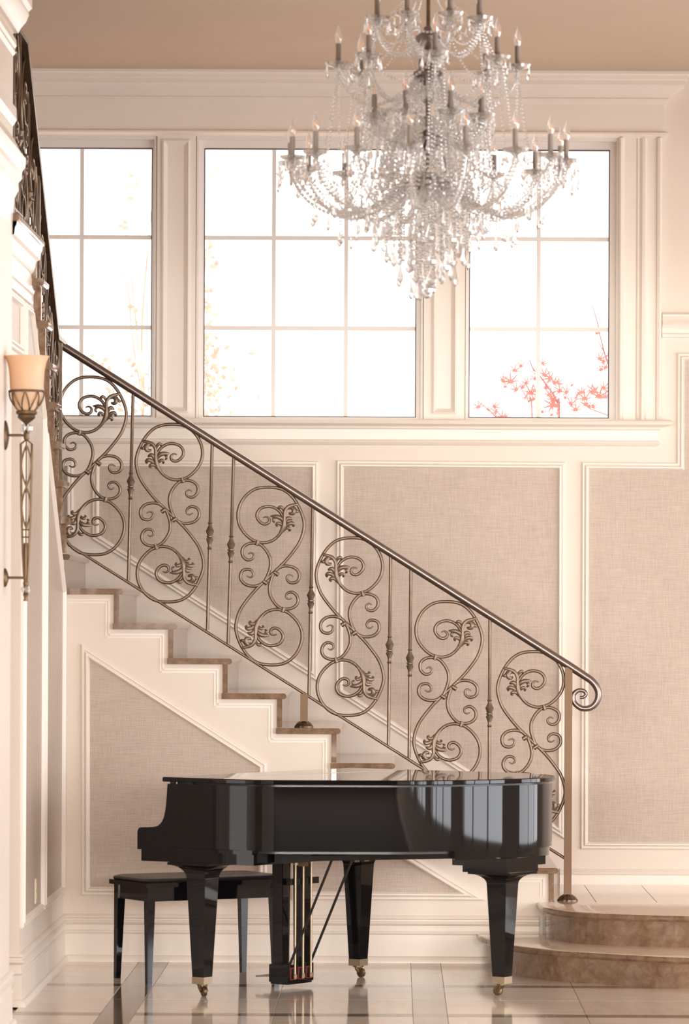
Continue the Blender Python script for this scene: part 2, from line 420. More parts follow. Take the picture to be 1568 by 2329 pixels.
# ---- wall under the first flight
m = MB(); pts = [(XL, 0), (xr(1)-.026, 0)]
for i in range(1, 11):
    pts += [(xr(i)-.026, zt(i)-.03)] if i == 1 else [(xr(i)-.026, zt(i-1)-.03), (xr(i)-.026, zt(i)-.03)]
pts = [(x, z) for x, z in pts if x >= XL-.03]
pts = pts[:-1] + [(XL, zt(9)-.03)] if pts[-1][0] < XL else pts
m.prism(pts, front(YF), -.10, 0)
wall_stair = struct(m.build('wall_stair', M['wall_paint']))
mpF = front(YF)
def PF(pts): return [XZ(x, y, SF) for x, y in pts]
panel(PF([(185, 1465), (607, 1736), (607, 2039), (185, 2036)]), mpF, wall_stair, k=1.1)
panel(PF([(664, 1779), (1108, 2048), (664, 2046)]), mpF, wall_stair, k=1.1)
BASE = [(0, .242), (.010, .240), (.019, .232), (.021, .226), (.012, .219), (.012, .213), (.022, .208), (.027, .201), (.020, .193), (.010, .189), (.010, .162), (.016, .158), (.019, .150), (.013, .141), (.015, .034), (.026, .030), (.030, .022), (.032, 0)]
struct(run(BASE, XL, .74, mpF).build('baseboard_stair', M['paint'], smooth=25), 'white moulded baseboard behind the piano')
# bead that follows the steps under the treads
b_ = MB(); q = .009
for i in range(1, 10):
    xa = max(xr(i+1)-.047, XL); xb = xr(i)-.047; z = zt(i)-.052
    for dd, hh in ((0, .0045), (.014, .003)):
        b_.box(xa-dd, xb-dd, YF-hh, YF, z-dd-q, z-dd)
        b_.box(xb-dd-q, xb-dd, YF-hh, YF, (zt(i-1)-.052-dd) if i > 1 else .34, z-dd-q)
b_.build('step_bead', M['paint'], wall_stair)

# ---- wall under the second flight, facing right, its return and the near pillar
PX, PY = -1.65, 17.9
m = MB(); y9 = 18.82; mpL = side(XL)
pts = [(YF+.05, 0), (YF+.05, zt(10)-.03)]
YN = lambda i: 21.0-.255*(i-11)
for i in range(11, 19): pts += [(YN(i)-.05, zt(i-1)-.034), (YN(i)-.05, zt(i)-.034)]
pts += [(PY, LAND-.03), (PY, 2.88), (y9, 2.88), (y9, 0)]
m.prism(pts, mpL, -.12, 0)
wall_left = struct(m.build('wall_left', M['wall_paint']))
struct(MB().box(-6, XL-.12, y9, y9+.12, 0, 2.88).build('wall_return', M['wall_paint']))
struct(MB().box(-3.2, -3.0, y9, YB, 0, CEIL).build('wall_far_left', M['wall_paint']))
panel([(21.2, .35), (21.2, 1.90), (20.03, 2.68), (20.03, .35)], mpL, wall_left)
panel([(19.97, .35), (19.97, 2.72), (19.25, 3.18), (18.87, 3.18), (18.87, .35)], mpL, wall_left)
panel([(18.75, 2.93), (18.75, 3.18), (17.95, 3.18), (17.95, 2.93)], mpL, wall_left)
struct(run(BASE, y9, YF, mpL, .0, 0).build('baseboard_left', M['paint'], smooth=25), 'white moulded baseboard under the second flight')
struct(run(BASE, -5, XL, front(y9), 0, 1, ret1=True).build('baseboard_return', M['paint'], smooth=25), 'white baseboard of the wall end beside the near pillar')
FASC = [(0, LAND-.30), (.014, LAND-.298), (.018, LAND-.285), (.010, LAND-.275), (.010, LAND-.255), (.020, LAND-.25), (.024, LAND-.235), (.012, LAND-.225), (.012, LAND-.16), (.022, LAND-.15), (.030, LAND-.13), (.034, LAND-.10), (.048, LAND-.09), (.052, LAND-.06), (.058, LAND-.05), (.060, LAND-.034), (0, LAND-.032)]
struct(run(FASC, PY, YN(18)-.01, mpL, 0, 0).build('trim_5', M['paint'], smooth=25), 'white crown moulding under the upper landing edge')
# near pillar with ring mouldings
pil = MB().box(PX-.6, PX, 15.6, PY, 0, CEIL)
wall_near = struct(pil.build('wall_near_left', M['wall_paint']))
def ring(prof):
    m = MB(); rs = []
    for h, z in prof: rs.append([(PX-.6, 15.6, z), (PX+h, 15.6, z), (PX+h, PY+h, z), (PX-.6, PY+h, z)])
    m.rings(rs, cap=False); return m
sP = D(PY) and F/PY
def zp(y): return H+(VY-y+4)/sP
for k, pr in enumerate(([(0, 0), (.074, 0), (.074, 22), (.060, 30), (.062, 38), (.050, 55), (.030, 70), (.020, 82), (0, 84)],
                        [(0, 96), (.012, 98), (.014, 112), (.006, 118), (.010, 128), (0, 136)],
                        [(0, 252), (.014, 254), (.016, 280), (.004, 292), (0, 296)],
                        [(0, 318), (.030, 350), (.052, 366), (.050, 385), (.036, 398), (.038, 412), (.022, 424), (.024, 440), (.006, 460), (0, 520)],
                        )):
    ring([(h, zp(y)) for h, y in pr]).build('ring_moulding', M['paint'], wall_near, smooth=25)
m = ring([(h, z) for h, z in BASE]); m.build('pillar_base', M['paint'], wall_near, smooth=25)

# ---- lobby shell behind and beside the camera: the window wall the daylight comes through
m = MB(); ys = [-4.0]
for wy in SIDE_WINDOWS: ys += [wy-1.3, wy+1.3]
ys += [YB+.3]
m.box(SIDE_X, SIDE_X+.2, -4, YB+.3, 0, SILL_Z).box(SIDE_X, SIDE_X+.2, -4, YB+.3, HEAD_Z, CEIL)
for i in range(0, len(ys), 2): m.box(SIDE_X, SIDE_X+.2, ys[i], ys[i+1], SILL_Z, HEAD_Z)
struct(m.build('wall_right', M['wall_paint']))
for k, wy in enumerate(SIDE_WINDOWS):
    w = MB()
    for y in (wy-1.27, wy-.43, wy+.43, wy+1.27): w.box(SIDE_X+.06, SIDE_X+.12, y-.03, y+.03, SILL_Z, HEAD_Z)
    for z in (SILL_Z+.03, 1.3, 2.5, HEAD_Z-.03): w.box(SIDE_X+.06, SIDE_X+.12, wy-1.3, wy+1.3, z-.03, z+.03)
    struct(w.build('window_%d' % (k+4), M['frame_paint']))
struct(MB().box(-9.2, -9, -4, 15.6, 0, CEIL).build('wall_lobby_left', M['dark_wood']))
m = MB(); xs_ = [-9.2]
for wx in END_FILLS: xs_ += [wx-1.45, wx+1.45]
xs_ += [SIDE_X+.2]
m.box(-9.2, SIDE_X+.2, END_Y-.2, END_Y, 0, 1.9).box(-9.2, SIDE_X+.2, END_Y-.2, END_Y, 3.2, CEIL)
for i in range(0, len(xs_), 2): m.box(xs_[i], xs_[i+1], END_Y-.2, END_Y, 1.9, 3.2)
struct(m.build('wall_front', M['dark_wood']))
for k, wx in enumerate(END_FILLS):
    w = MB()
    for x in (wx-1.42, wx, wx+1.42): w.box(x-.03, x+.03, END_Y-.14, END_Y-.08, 1.9, 3.2)
    for z in (1.93, 3.17): w.box(wx-1.45, wx+1.45, END_Y-.14, END_Y-.08, z-.03, z+.03)
    struct(w.build('window_%d' % (k+10), M['frame_paint']))  # frames of the added fill openings
for k, y in enumerate((0.0, 5.0, 10.0, 14.5)):
    struct(MB().box(-9, -8.85, y-.5, y+.5, 0, CEIL).build('trim_%d' % (k+6), M['wall_paint']))
struct(MB().box(-9, XL-.1, 15.5, 15.6, 0, CEIL).build('wall_lobby_end', M['wall_paint']))

# ============================================================ STAIRCASE
stair = thing('staircase', 'brown marble staircase rising left behind the piano and turning at the corner', 'staircase', (XL, YF, 0))
def kid(o, p):                                   # parent in place
    o.parent = p; o.matrix_parent_inverse = Matrix.Translation(p.location).inverted(); return o
def tread_profile(x_back, x_nose, z):            # section in (x, z) with a round nosing
    t = .030; r = t/2
    return [(x_back, z-t), (x_back, z)] + [(x_nose-r+r*math.sin(a), z-r+r*math.cos(a)) for a in [math.pi*k/6 for k in range(7)]]
for i in range(1, 11):
    xb = xr(i+1)-.03 if i < 10 else -2.98
    pr = tread_profile(xb, xr(i)+.022, zt(i))
    y0 = YF-.028 if i < 10 else YF+.05
    m = MB(); m.rings([[(x, y0, z) for x, z in pr], [(x, YB, z) for x, z in pr]])
    kid(m.build('tread', M['marble'], smooth=40), stair)
    if i == 10: continue
for i in range(1, 11):
    m = MB().box(xr(i)-.026, xr(i), YF-.012, YB, zt(i-1) - (0 if i > 1 else .0), zt(i)-.030)
    kid(m.build('riser', M['marble']), stair)
for i in range(11, 19):
    yn, z = YN(i), zt(i); yb_ = YN(i+1)-.03 if i < 18 else PY+.005
    t = .034; r = t/2
    pr = [(yb_, z-t), (yb_, z)] + [(yn-r+r*math.sin(a), z-r+r*math.cos(a)) for a in [math.pi*k/6 for k in range(7)]]
    ex = [(-1.637+.017*math.sin(a), -.017+.017*math.cos(a)) for a in [math.pi*k/6 for k in range(7)]]
    m = MB()
    # rounded along the open side as well
    m.rings([[(-2.98, y, zz_) for y, zz_ in pr]] + [[(-1.637, y, zz_) for y, zz_ in pr]] +
            [[(-1.637+.008, y-.002*(y > yn-.03), z-.017+(zz_-z+.017)*.86) for y, zz_ in pr], [(-1.637+.015, y-.006*(y > yn-.03), z-.017+(zz_-z+.017)*.5) for y, zz_ in pr]])
    kid(m.build('tread', M['marble'], smooth=40), stair)
    kid(MB().box(-2.98, -1.655, yn-.05, yn-.022, zt(i-1), z-t).build('riser', M['marble']), stair)
# the two bullnose steps at the foot
def curve_step(pts, ztop, zbot, over, back):
    P = spline(pts, 5)
    n = len(P); nm = []
    for i in range(n):
        a, c = P[max(i-1, 0)], P[min(i+1, n-1)]; tx, ty = c[0]-a[0], c[1]-a[1]; L = math.hypot(tx, ty)
        nm.append((ty/L, -tx/L))                # outward (towards the camera / left)
    nm = [(-abs(a) if P[i][0] < 1 else a, b) for i, (a, b) in enumerate(nm)]
    t = .034; r = t/2; rings = []
    for k in range(7):
        a = math.pi*k/6; o = -r+r*math.sin(a); z = ztop-r+r*math.cos(a)
        rings.append([(P[i][0]+nm[i][0]*o, P[i][1]+nm[i][1]*o, z) for i in range(n)])
    inner_top = [(p[0], back, ztop) for p in rings[0]]
    m = MB()
    m.rings([inner_top] + rings + [[(p[0], back, ztop-t) for p in rings[0]]], closed=False, cap=False)
    tr_ = m.build('tread', M['marble_sheen'], smooth=40); tr_.data.materials.append(M['marble'])
    for f in tr_.data.polygons: f.material_index = 0 if abs(f.normal.z) > .95 else 1  # upward faces take the cream that stands in for grazing sheen
    kid(tr_, stair)
    R = [(P[i][0]-nm[i][0]*over, P[i][1]-nm[i][1]*over) for i in range(n)]
    # riser stones, one object each
    k0 = 0; step = 6
    while k0 < n-1:
        k1 = min(k0+step, n-1); seg = R[k0:k1+1]; sn = nm[k0:k1+1]
        m = MB(); out_ = [(x, y) for x, y in seg]; in_ = [(x-a*.03, y-b*.03) for (x, y), (a, b) in zip(seg, sn)]
        loop = out_ + in_[::-1]
        m.rings([[(x, y, zbot) for x, y in loop], [(x, y, ztop-t) for x, y in loop]])
        kid(m.build('riser_stone', M['marble'], smooth=40), stair); k0 = k1
s2 = [(.724, YF-.005), (.735, 21.05), (.757, 20.90), (.849, 20.67), (1.0, 20.53), (1.207, 20.44), (1.432, 20.37), (1.8, 20.30), (2.3, 20.25)]
s1 = [(.418, YF-.005), (.425, 21.12), (.469, 20.90), (.597, 20.49), (.777, 20.23), (.979, 20.08), (1.178, 19.94), (1.394, 19.83), (1.8, 19.72), (2.3, 19.66)]
curve_step(s1, .153, 0, .035, YF)
curve_step(s2, PLAT, .153, .035, YF)
# landing stones: three slabs with joints, laid behind the post
for (xa, xb, ya, yb2) in ((xr(1)+.004, 1.03, YF, YB), (1.033, 1.34, YF, YB), (1.343, 2.4, YF, YB)):
    kid(MB().box(xa, xb, ya, yb2-.001, PLAT-.034, PLAT).build('landing_slab', M['marble_sheen']), stair)
kid(MB().box(xr(1), 2.4, YF+.01, YB, 0, PLAT-.036).build('landing_base', M['marble']), stair)
kid(MB().box(xr(1)+.05, 2.35, 21.0, YF+.02, 0, .12).build('step_base', M['marble']), stair)

# ============================================================ RAILINGS
KS = 1/5.175/SR                                   # drawing units -> metres
def loc(pts): return [((x-488)*KS, (1191-y)*KS) for x, y in pts]
S_TOP = [(405,507),(430,495),(460,500),(478,525),(470,560),(440,578),(400,575),(360,545),(333,500),(335,450),(370,400),(430,375),(490,372),(545,390),(600,430),(635,490),(652,555),(648,610),(622,665),(580,722),(520,770),(450,795),(390,798),(340,787),(270,760),(190,690),(135,610),(110,530),(108,450),(130,360),(180,270),(260,195),(350,155),(450,145),(560,152),(650,180),(730,240),(800,330),(850,430),(880,520),(888,600),(870,700),(830,800),(770,890),(690,990),(600,1085)]
C_LEFT = [(228,935),(262,917),(295,940),(290,980),(250,1002),(205,995),(165,950),(158,890),(185,840),(240,810),(300,803),(345,808),(400,840),(450,900),(485,970),(495,1050),(480,1130),(445,1220),(400,1275),(340,1305),(270,1310),(200,1290),(150,1240),(142,1180),(165,1130),(215,1112),(260,1120),(288,1155),(283,1195),(250,1207),(213,1187)]
rot = lambda pts: [(976-x, 2382-y) for x, y in pts]
BAR = .0085
def taper(n, a=10): return [BAR*min(1, .35+.65*min(i, n-1-i)/a) for i in range(n)]
S_path = loc(S_TOP) + loc(rot(S_TOP))[::-1]
LEAVES = [  # (points, widths)
    ([(560,745),(620,668),(648,600),(655,520),(658,440),(690,385),(740,360),(800,345),(815,325)], [6,16,20,15,14,15,14,11,8]),
    ([(650,590),(630,530),(585,497),(530,490),(488,487)], [8,16,18,14,3]),
    ([(560,498),(530,520),(528,548),(548,560)], [10,12,10,5]),
    ([(640,620),(615,585),(580,570),(563,590),(575,610)], [8,13,13,11,6]),
    ([(660,600),(672,550),(700,510),(735,522),(738,535)], [8,14,16,12,4]),
    ([(655,640),(690,590),(735,568),(762,585),(758,612)], [8,15,17,15,6]),
    ([(640,670),(670,632),(705,625),(722,645),(705,662)], [8,12,14,12,6]),
    ([(655,450),(640,400),(610,378),(588,392),(600,410)], [8,12,13,11,5]),
    ([(690,395),(740,385),(768,415),(758,452),(722,455),(715,438)], [10,17,19,17,12,5]),
    ([(770,380),(790,420),(815,432),(838,428)], [10,14,12,3]),
]
def make_leaf(flip):
    m = MB()
    for pts, ws in LEAVES:
        src = [(p[0], p[1]) for p in pts]
        if flip: src = rot(src)
        P = spline(loc(src), 5); w = [q[0] for q in spline([(a,) for a in ws], 5)]
        n = len(P); bul = [-.006-.010*math.sin(math.pi*i/(n-1)) for i in range(n)]
        m.flat_tube(P, [max(a*1.45, 2)*KS for a in w], 8, .5, bul)
    return m
def make_scroll_panel(material):
    n = len(spline(S_path, 3))
    main = MB().flat_tube(spline(S_path, 3), taper(n, 12), 8).build('scroll_panel', material, None, 60)
    for pts in (C_LEFT, rot(C_LEFT)):
        P = spline(loc(pts), 3); MB().flat_tube(P, taper(len(P), 14), 8).build('c_scroll', material, main, 60)
    for (x, y, a) in ((338, 802, 75), (432, 1265, -35), (562, 1160, -35), (648, 1587, 75)):
        (px, pz), = loc([(x, y)]); a = math.radians(a); d = (math.cos(a), math.sin(a)); L = 34*KS
        P = [(px+d[0]*L*t, pz+d[1]*L*t) for t in (-1, -.8, 0, .8, 1)]
        MB().flat_tube(P, [.008, .0125, .0115, .0125, .008], 8, 1.3).build('collar', material, main, 60)
    for f in (False, True): make_leaf(f).build('acanthus_leaf', material, main, 60)
    return main
def baluster_mesh(top, bot, material, parent):
    (xt, zt_), (xb, zb) = top, bot; m = MB(); n = 10; L = zt_-zb
    prof = [(.0, .0085), (.43, .0085), (.435, .013), (.445, .0085), (.46, .010), (.485, .019), (.495, .013), (.498, .018), (.502, .018), (.505, .013), (.53, .022), (.555, .010), (.565, .0085), (.57, .013), (.578, .0085), (1, .0085)]
    rings = []
    for t, r in prof:
        x = xb+(xt-xb)*t; z = zb+L*t
        rings.append([(x+r*math.cos(2*math.pi*k/n), r*math.sin(2*math.pi*k/n), z) for k in range(n)])
    m.rings(rings); return m.build('baluster', material, parent, 40)
rail = thing('stair_railing', 'bronze scrollwork railing along the lower stair flight', 'railing', (0, YR, 0))
PR = lambda px, py: XZ(px, py, SR)
p_a = make_scroll_panel(M['bronze'])
centers = [(209.8, 1059.4, 0), (386.4, 1167, 1), (614.3, 1310.1, 0), (796.2, 1425.2, 1), (1019.5, 1570.3, 0), (1209, 1684, 1)]
for k, (px, py, fl_) in enumerate(centers):
    o = p_a if k == 0 else copy_tree(p_a, rail)
    o.parent = rail; x, z = PR(px, py); o.location = (x, 0, z)
    o.scale = (-1 if fl_ else 1, 1, 1)
for t, b2 in (((303, 893), (292, 1320)), ((483, 1007), (472, 1433)), ((532, 1037), (519, 1464)), ((712, 1152), (703, 1580)), ((889, 1264), (884, 1694)), ((935, 1293), (931, 1724)), ((1115, 1407), (1113, 1840))):
    baluster_mesh(PR(*t), PR(*b2), M['bronze'], rail)
# handrail with volute
volute = [(1000,550),(1055,590),(1083,640),(1078,690),(1045,725),(995,730),(955,700),(950,660),(975,635),(1005,637),(1018,655),(1005,670),(985,672)]
vol = [(900+x/2.347, 1300+y/2.347) for x, y in volute]
line = [(118+(1290-118)*t, 771+(1511-771)*t) for t in [i/12 for i in range(13)]]
P = [PR(*p) for p in line[:-1]] + spline([PR(*line[-1])] + [PR(*p) for p in vol], 5)
nl = 12; R = [.021]*(nl) + [.021-.014*min(1, (i)/(len(P)-nl)*1.0) for i in range(len(P)-nl)]
MB().flat_tube(P, R, 12, 1.15).build('handrail', M['rail_metal'], rail, 60)
q0, q1 = PR(155, 1238), PR(1287, 1953)
MB().flat_tube([q0, q1], .0075, 8).build('bottom_rail', M['bronze'], rail, 60)
def post(xc, z0, z1, w, base_r):
    m = MB().box(xc-w, xc+w, -w, w, z0, z1); o = m.build('post', M['post_bronze'], rail)
    f = MB(); n = 28; pr = [(base_r, z0), (base_r*.98, z0+.006), (base_r*.72, z0+.022), (base_r*.42, z0+.032), (base_r*.35, z0+.034)]
    f.rings([[((r*(1+(.05 if k % 2 else 0)))*math.cos(2*math.pi*k/n)+xc, (r*(1+(.05 if k % 2 else 0)))*math.sin(2*math.pi*k/n), z) for k in range(n)] for r, z in pr])
    f.build('base_flange', M['iron_backlit_bronze'], rail)
x_, z_ = PR(1294, 1518); post(x_, PLAT, z_, .019, .052)
x_, z_ = PR(692, 1578); post(x_+.0, zt(5), z_, .019, .048)
# upper flight: same panels along the second flight, rising towards the lobby; backlit shade put into its metal colour
rail2 = thing('stair_railing', 'bronze railing of the upper flight, backlit shade in its colour, seen edge-on against the left window', 'railing', (-1.72, 21.35, 0))
def zrail(y): return 3.16+.663*(20.95-y)
m = MB(); pr = [(-.026, -.012), (.026, -.012), (.030, .004), (.018, .022), (-.018, .022), (-.030, .004)]
ya, yb_ = 21.38, 17.98
def rl(y): return min(max(zrail(y), 3.16), zrail(19.1))
ys_ = [ya, 20.95, 20.5, 19.8, 19.1, yb_]
m.rings([[(a, y-21.35, rl(y)+c) for a, c in pr] for y in ys_]); m.build('handrail', M['iron_backlit_bronze'], rail2)
MB().tube([(0, y-21.35, rl(y)-.93 if y > 19.15 else rl(y)-.80) for y in ys_], .0085, 8).build('bottom_rail', M['iron_backlit_bronze'], rail2, 60)
base2 = None
for k, y in enumerate((21.05, 20.62, 20.15, 19.68, 19.22, 18.75, 18.28)):
    if base2 is None: base2 = make_scroll_panel(M['iron_backlit_bronze']); o = base2
    else: o = copy_tree(base2, rail2)
    o.parent = rail2; o.location = (0, y-21.35, rl(y)-.45); o.rotation_euler = (0, 0, -math.pi/2); o.scale = (-1 if k % 2 else 1, 1, 1)
for y in (21.28, 20.84, 20.38, 19.91, 19.45, 18.98, 18.5):
    o = baluster_mesh((0, rl(y)), (0, rl(y)-.9), M['iron_backlit_bronze'], rail2); o.location = (0, y-21.35, 0)
for y in (21.25, 19.9, 18.55):                   # short posts down to the marble
    zb = zt(10) if y > 21 else (zt(15) if y > 19.5 else LAND)
    MB().box(-.018, .018, -.018, .018, zb, rl(y)).build('post', M['iron_backlit_bronze'], rail2).location = (0, y-21.35, 0)

# ============================================================ GRAND PIANO
MX, MY = -.53, 19.92
ANG = math.atan2(.828, .561)                      # direction of the keyboard, treble to bass
piano = thing('grand_piano', 'closed glossy black baby grand piano standing in front of the staircase', 'piano', (MX, MY, 0), (0, 0, ANG))
# local axes: x = u (treble to bass), y = -v (tail is at negative y)
def uv(u, v, z): return (u, -v, z)
def mpUV(a, b, h): return (a, -b, h)
bent = [(-.75, .30), (-.746, .38), (-.722, .46), (-.67, .54), (-.60, .635), (-.53, .735), (-.46, .835), (-.39, .925), (-.31, 1.003), (-.21, 1.075), (-.09, 1.14), (.06, 1.198), (.22, 1.238), (.34, 1.242), (.46, 1.215), (.57, 1.15), (.66, 1.05), (.72, .92), (.75, .76)]
curve = spline(bent, 5)
rim_poly = [(-.75, -.12)] + curve + [(.75, -.12)]
lac = M['lacquer']
MB().prism(rim_poly, mpUV, .690, .986).build('rim', lac, piano, 35)
lid_poly = offset_poly([(-.762, -.125)] + [(-.762, .22)] + [(a-.012*(1 if i < 40 else 0), b) for i, (a, b) in enumerate(curve)][1:] + [(.762, .74), (.762, -.125)], 0)
lid_poly = [(-.75, -.13)] + curve + [(.75, -.13)]
lid_poly = offset_poly(lid_poly, -.014)
mm_ = MB(); pin = offset_poly(lid_poly, .004)
mm_.rings([[mpUV(a, b, .995) for a, b in pin], [mpUV(a, b, .998) for a, b in lid_poly], [mpUV(a, b, 1.013) for a, b in lid_poly], [mpUV(a, b, 1.017) for a, b in pin]])
lid = mm_.build('lid', lac, piano, 35)
MB().box(-.745, .745, -.194, -.186, 1.0165, 1.0185).build('hinge', M['brass'], lid)
MB().prism(offset_poly(rim_poly, .03), mpUV, .985, .996).build('lid_felt', M['black_satin'], piano)
for u in (-.74, .74):
    for v in (-.10, .0): MB().box(u-.008, u+.008, -v-.012, -v+.012, .984, .997).build('bumper', M['black_satin'], piano)
# case under the keyboard end, and cheeks
cheek = [(-.12, .676), (-.12, .986)] + spline([(-.125, .986), (-.130, .93), (-.134, .885), (-.148, .825), (-.178, .790), (-.225, .781), (-.275, .779), (-.293, .773), (-.300, .757)], 3) + [(-.300, .676)]
for u0, u1 in ((-.75, -.70), (.70, .75)):
    m = MB(); m.rings([[(u0, -v, z) for v, z in cheek], [(u1, -v, z) for v, z in cheek]]); m.build('cheek', lac, piano, 30)
MB().box(-.735, .735, -.36, .288, .622, .676).build('keybed', lac, piano)
MB().box(-.75, .75, -.362, .12, .672, .692).build('case_skirt', lac, piano)
MB().box(-.70, .70, .275, .297, .672, .735).build('key_slip', lac, piano)
m = MB(); m.rings([[(u, -v, z) for v, z in ((-.275, .735), (-.265, .757), (-.14, .80), (-.12, .80), (-.12, .70), (-.275, .70))] for u in (-.70, .70)]); m.build('fallboard', lac, piano)
MB().box(-.70, .70, .118, .14, .79, .986).build('name_board', lac, piano)
# underside: soundboard and beams
MB().prism(offset_poly(rim_poly, .05), mpUV, .676, .692).build('soundboard', M['black_satin'], piano)
for (a, b2) in (((-.55, .3), (.45, 1.0)), ((.1, .3), (.5, 1.05)), ((-.2, .3), (.48, 1.02))):
    MB().tube([uv(*a, .655), uv(*b2, .655)], .026, 4).build('beam', M['black_satin'], piano)
MB().box(-.60, .60, -.44, -.38, .628, .678).build('cross_beam', M['black_satin'], piano)
for (u, v) in ((.02, .40), (.10, .40), (.50, .36), (-.40, .40)): MB().box(u-.02, u+.02, -v-.015, -v+.015, .606, .63).build('action_bracket', M['old_brass'], piano)
# tail block: follows the case, then two stepped plates
tail = [(a, b) for a, b in curve if b > .86 and a > -.21]
MB().prism(offset_poly(tail + [(.1, .86)], .012), mpUV, .648, .692).build('tail_block', lac, piano, 35)
LEG = [(-.62, 0.0), (.62, 0.0), (.222, 1.075)]
def to_uv(x, y): return ((x-MX)*.561+(y-MY)*.828, (x-MX)*.828-(y-MY)*.561)
for k, (lx, ly) in enumerate(((-.890, 19.395), (-.175, 20.45), (.530, 19.47))):
    u, v = to_uv(lx, ly); v = min(v, 1.10)
    leg = link('leg', None, piano)
    zt0 = .622 if k < 2 else .580
    sq = lambda w, z: [(u-w, -v-w, z), (u+w, -v-w, z), (u+w, -v+w, z), (u-w, -v+w, z)]
    zn = .545 if k < 2 else .520
    rings = [sq(.033, .087), sq(.0535, zn)]
    for t in range(1, 9):
        a = t/8*math.pi/2; rings.append(sq(.0535+.064*(1-math.cos(a)), zn+(zt0-zn-.012)*math.sin(a)))
    rings.append(sq(.1175, zt0))
    bpy.data.objects.remove(leg)
    leg = MB().rings(rings).build('leg', lac, piano, 30)
    if k == 2:
        MB().box(u-.17, u+.17, -v-.13, -v+.17, .610, .650).build('leg_plate', lac, piano)
        MB().box(u-.135, u+.135, -v-.11, -v+.135, .578, .612).build('leg_plate', lac, piano)
    fe = MB(); fe.rings([sq(.034, .056), sq(.0345, .089)]); fe.build('ferrule', M['brass'], leg)
    cs = MB(); th = random.uniform(0, 6.28) if k else 4.2
    c0, s0 = math.cos(th), math.sin(th)
    for e in (-.013, .013):
        P = [(u+e*-s0, -v+e*c0, .056), (u+.004*c0+e*-s0, -v+.004*s0+e*c0, .040), (u+.020*c0+e*-s0, -v+.020*s0+e*c0, .022)]
        cs.tube(P, [.011, .010, .008], 8)
    cs.lathe([(.026, .049), (.026, .057)], 12, (u, -v)); cs.build('caster_fork', M['old_brass'], leg, 40)
    wh = MB(); cxw, cyw, rw = u+.020*c0, -v+.020*s0, .022; rr = []
    for e, r in ((-.010, rw*.8), (-.008, rw), (.008, rw), (.010, rw*.8)):
        rr.append([(cxw+r*math.cos(a)*c0-e*s0, cyw+r*math.cos(a)*s0+e*c0, rw+r*math.sin(a)) for a in [2*math.pi*i/20 for i in range(20)]])
    wh.rings(rr); wh.build('caster_wheel', M['old_brass'], leg, 40)
# lyre
LV = .05
lyre = MB().box(-.105, .105, -LV-.055, -LV+.055, .028, .112).build('pedal_lyre', lac, piano)
MB().box(-.098, .098, -LV-.050, -LV+.050, .018, .030).build('lyre_foot', lac, lyre)
for u in (-.085, .085): MB().rings([[(u-w, -LV-.028, z), (u+w, -LV-.028, z), (u+w, -LV+.028, z), (u-w, -LV+.028, z)] for w, z in ((.028, .11), (.036, .622))]).build('lyre_post', lac, lyre)
MB().box(-.10, .14, -LV-.060, -LV-.035, .49, .52).build('lyre_crossbar', lac, lyre)
for i, u in enumerate((-.065, 0, .065)):
    MB().tube([uv(u, LV+.068, .05), uv(u, LV+.068, .60)], .0055, 8).build('pedal_rod', M['brass'], lyre, 60)
    MB().tube([uv(u, LV+.068, .585), uv(u, LV+.068, .63)], .012, 10).build('rod_sleeve', M['brass'], lyre, 60)
    MB().lathe([(.012, .045), (.013, .055), (.010, .068)], 10, (u, -LV-.068)).build('rod_nut', M['old_brass'], lyre, 60)
    MB().box(u-.021, u+.021, -LV-.057, -LV-.054, .040, .098).build('felt_surround', M['red_felt'], lyre)
    MB().box(u-.0165, u+.0165, -LV-.0585, -LV-.0565, .044, .0935).build('pedal_slot', M['black_satin'], lyre)
    pd = MB(); pd.rings([[(u-w, -v, z-.004), (u+w, -v, z-.004), (u+w, -v, z+.004), (u-w, -v, z+.004)] for w, v, z in ((.008, LV-.05, .052), (.010, LV-.09, .052), (.019, LV-.125, .050), (.018, LV-.15, .048), (.006, LV-.158, .047))])
    pd.build('pedal', M['brass'], lyre, 30)
for u in (-.085, .085):
    MB().tube([uv(u, LV+.05, .11), uv(u, LV+.30, .635)], .0065, 8).build('lyre_brace', M['black_satin'], lyre, 60)
wp = Matrix.Rotation(ANG, 4, 'Z') @ Vector((-.05, -LV+.041, 0))
mm_ = MB(); mm_.rings([[(x*k, y*k, z) for x, y in [(.034*math.cos(a)*(1 if abs(math.cos(a)) < .8 else .95), .0125*math.sin(a)) for a in [2*math.pi*i/16 for i in range(16)]]] for k, z in ((.9, 0), (1, .006), (1, .012), (.85, .019))])
wpad = mm_.build('white_pad', M['white_plastic'], None, 60); wpad.location = (MX+wp.x, MY+wp.y, .1125); wpad.rotation_euler = (0, 0, ANG)
tag(wpad, 'small rounded white block lying on the piano pedal box', 'block')

